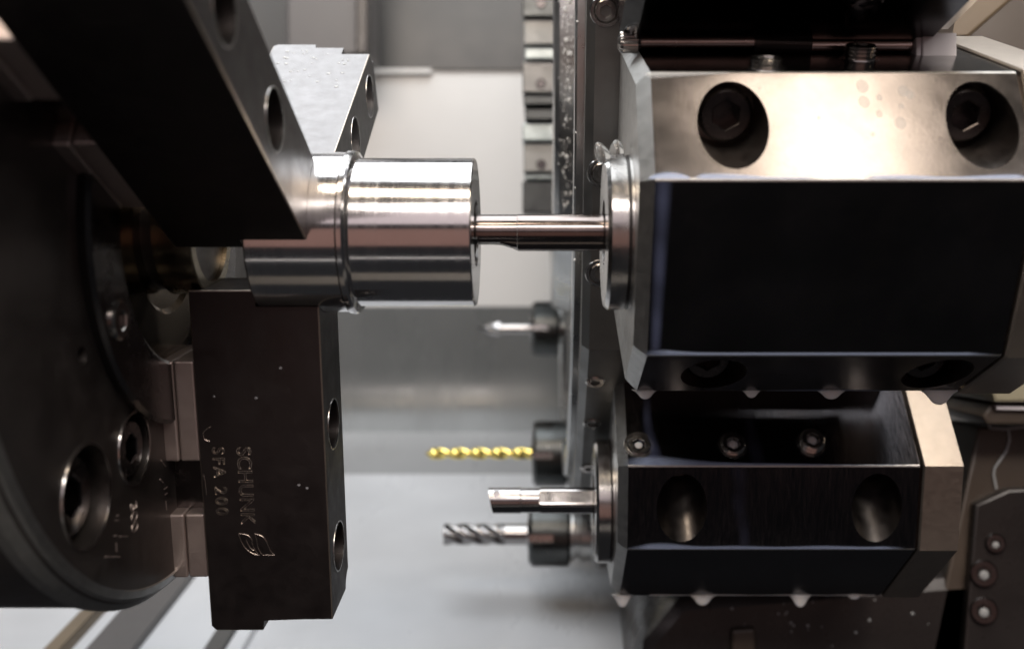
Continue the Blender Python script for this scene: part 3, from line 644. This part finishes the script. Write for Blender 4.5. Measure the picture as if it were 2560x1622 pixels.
# ================================================================== coolant on the blocks
def hang(label, X, L, w_, e, leg, h, wd, sgn=-1, off=0):
    p = L @ Vector((X, sgn*(w_ if not off else w_+leg), e if not off else e-leg)); p = p+Vector((0, 1.0, .6))
    bm = new(); n = 24; rings = []
    for s in range(15):
        u = math.sin(math.pi/2*s/14); r = wd*(.50*math.sqrt(max(0.0, 1-u**3))+.50*(1-u)**3)
        z = -h*u
        rings.append([bm.verts.new(p+Vector((r*math.cos(2*math.pi*i/n), .45*r*math.sin(2*math.pi*i/n), z))) for i in range(n)])
    for a, b in zip(rings, rings[1:]):
        for i in range(n): bm.faces.new((a[i], a[(i+1) % n], b[(i+1) % n], b[i]))
    bm.faces.new(rings[0][::-1])
    return tag(obj('coolant_drop', bm, M_milk, None, True, 80), label, 'drop', 'milky coolant drops hanging from the blocks')
def XB(px, d): return (px-PX)*d/FPX
hang('milky drop at the left end of the lower block underside', XB(1556, 566), LB, 33, 44, 32, 7.5, 7)
hang('wide milky drop, second from left under the lower block', XB(1756, 566), LB, 33, 44, 32, 6.5, 9)
hang('milky drop, third from left under the lower block', XB(2000, 566), LB, 33, 44, 32, 7.5, 7.5)
hang('flat milky drop at the right under the lower block', XB(2135, 566), LB, 33, 44, 32, 3, 6.5)
hang('milky drop at the left under the upper block', XB(1614, 416), LA, 34.5, 44, 32, 4.2, 6, -1, 1)
hang('small milky drop under the upper block left of its middle', XB(1880, 416), LA, 34.5, 44, 32, 3.6, 5, -1, 1)
hang('broad milky drop under the upper block right of its middle', XB(2080, 416), LA, 34.5, 44, 32, 4.2, 7.5, -1, 1)
hang('large milky drop under the right end of the upper block', XB(2350, 416), LA, 34.5, 44, 32, 6.5, 9, -1, 1)
def film(parent, L, x0, x1, edge, inward, wfun, m, up=.25, steps=60):     # wet bead lying along an edge; edge, inward are (t, r) pairs
    bm = new(); rows = []; th = []
    ed = Vector(edge); iv = Vector(inward).normalized(); nv = Vector((iv.y, -iv.x))
    if nv.dot(ed) < 0: nv = -nv
    for s in range(steps+1):
        u = s/steps; X = x0+(x1-x0)*u; wd = max(.05, wfun(u)); row = []
        for k in range(6):
            v = k/5; q = ed+iv*(.3+wd*v)+nv*(.05+up*min(1, wd/2)*math.sin(math.pi*v)); row.append(bm.verts.new(L @ Vector((X, q.x, q.y)))); th.append(min(1, max(0, (v-.25)/.75)**1.5+max(0, (abs(u-.5)-.42)/.08)))
        rows.append(row)
    for a, b in zip(rows, rows[1:]):
        for k in range(5): bm.faces.new((a[k], a[k+1], b[k+1], b[k]))
    return thin_attr(obj('coolant_film', bm, m, parent, True, 80), th)
eA = (34.5, 44); eA0 = (66.5, 12); 
film(bA, LA, 36, 52, eA, (1, -1), lambda u: 3.2*math.sin(math.pi*u)**.7, M_film)
film(bA, LA, 52, 96, eA, (1, -1), lambda u: 1.1+1.6*max(0, math.sin(4.2*u+.6))*(1-u*.5), M_film)
film(bA, LA, 112, 172, eA, (1, -1), lambda u: 1.5+.5*math.sin(9*u), M_film)
film(bA, LA, 36, 70, eA0, (-1, 1), lambda u: 3.2*(1-u)**.8+.2, M_bead)
film(bA, LA, 36, 172, (-34.5, 44), (1, 0), lambda u: 1.4+2.2*math.exp(-(u/.10)**2), M_film)
film(bA, LA, 90, 150, (-66.5, 12), (1, 1), lambda u: 2.5*math.sin(math.pi*u), M_film)
film(bB, LB, 40, 190, (65, 12), (0, -1), lambda u: 4.6*math.exp(-(u/.28)**2)+1.5*(1-u)+.4+.8*math.sin(14*u)*math.exp(-3*u), M_film)
film(bB, LB, 42, 188, (33, 44), (1, -1), lambda u: 1.9+1.8*math.exp(-((u-.14)/.09)**2)+.3*math.sin(20*u), M_film)
film(bB, LB, 60, 190, (-33, 44), (1, 0), lambda u: .9+.7*math.sin(11*u+1)**2, M_milk)
def run(parent, L, pts, nrm, wd, m):      # trickle down a face; pts in local (X, t, r)
    bm = new(); rows = []; nv = Vector(nrm); th = []
    for i, p in enumerate(pts):
        p = Vector(p); ww = wd[i] if isinstance(wd, (list, tuple)) else wd; row = []
        for k in range(7):
            v = k/6*2-1; row.append(bm.verts.new(L @ (p+Vector((v*ww, 0, 0))+nv*(.06+.22*(1-v*v))))); th.append(1-(1-v*v)**1.6*(.75+.25*math.sin(i*1.7)))
        rows.append(row)
    for a, b in zip(rows, rows[1:]):
        for k in range(6): bm.faces.new((a[k], a[k+1], b[k+1], b[k]))
    return thin_attr(obj('coolant_run', bm, m, parent, True, 80), th)
M_thin = coolant('faint_coolant_film', (.20, .24, .42), .72)
M_fnt = coolant('very_faint_coolant_film', (.16, .18, .30), .86)
run(bA, LA, [(42, 34-i*68/10, 44) for i in range(11)], (0, 0, 1), [3.6-.12*i for i in range(11)], M_thin)
run(bB, LB, [(54+.2*i+.7*math.sin(i*.9), 65, -42+i*5.4) for i in range(11)], (0, 1, 0), [2.2, 2.4, 2.6, 2.7, 2.9, 3.1, 3.4, 3.8, 4.4, 5.2, 6], M_thin)
run(bB, LB, [(106+.4*i, 65, -42+i*5.4) for i in range(11)], (0, 1, 0), [2.5+.3*i+.5*math.sin(i*1.9) for i in range(11)], M_fnt)
s2 = 1/math.sqrt(2)
run(bB, LB, [(99+.5*i+.8*math.sin(i), 65-i*3.2, 12+i*3.2) for i in range(11)], (0, s2, s2), [5.5-.2*i+.6*math.sin(i*2.1) for i in range(11)], M_fnt)
# drops on the flange ring of the upper block
for q, (X, a, r, hh, ax) in enumerate(((23.5, 118, 3.6, 2.1, (-.3, -.3, .55)), (29, 97, 3.8, 1.7, (0, -.05, 1)))):
    bm = new(); a = math.radians(a); p = Vector((X, 31.2*math.cos(a), 31.2*math.sin(a)))
    prof = [(-r*.6, 0)]+[(-r*.6+r*(.6+hh)*u, r*(math.sqrt(max(0, 1-(2*u-1)**2))*(1-.45*u))) for u in [k/14 for k in range(1, 14)]]+[(r*hh, 0)]
    lathe(bm, prof, frame(p, ax), 28)
    tag(obj('coolant_drop', bm, M_drop, None, True, 80), ('clear drop bulging from the front rim of the upper flange ring', 'pointed clear drop on top of the upper flange ring')[q], 'drop', 'clear drops on the flange ring')
# small dried spots on the lower and front jaws and beads on the rear jaw
M_fnt2 = coolant('dried_spot', (.45, .46, .50), .6)
def beads(parent, m, n, xr, rr_, side, rad, mt):
    bm = new()
    for i in range(n):
        x, r = random.uniform(*xr), random.uniform(*rr_)
        bmesh.ops.create_icosphere(bm, subdivisions=2, radius=random.uniform(*rad), matrix=m @ Matrix.Translation((x, side, r)) @ Matrix.Diagonal((1.2, .3, 1, 1)))
    return tag(obj('coolant_beads', bm, mt, parent, True, 80), kind='stuff')
beads(j1, m1, 5, (-138, -92), (50, 105), 17.35, (.4, .8), M_fnt2)
beads(j2, m2, 46, (-136, -96), (100, 146), -17.35, (.3, 1.0), M_bead)
beads(j3, m3, 9, (-138, -92), (30, 120), 17.35, (.5, 1.0), M_fnt2)

# dried coolant spots on the bright chamfer of the upper block
bm = new()
for px, py, r in ((2165, 225, 2.4), (2168, 262, 2.2), (2207, 252, 1.2), (2205, 290, 1.3), (2268, 236, 2.0), (2284, 245, 1.6), (2262, 272, 1.0), (2257, 312, 2.1), (2052, 300, .6), (1905, 230, .5), (2186, 338, .8)):
    k = (440-py)/250*32; X = (px-PX)*(346+.35*k)/FPX
    bmesh.ops.create_icosphere(bm, subdivisions=2, radius=r, matrix=LA @ Matrix.Translation((X, 34.5+k, 44-k)) @ Matrix.Rotation(math.radians(-45), 4, 'X') @ Matrix.Diagonal((1, 1.25, .05, 1)))
tag(obj('coolant_spots', bm, coolant('dried_pale_spot', (.62, .62, .60), .72, 0, .5), bA, True, 80), kind='stuff')
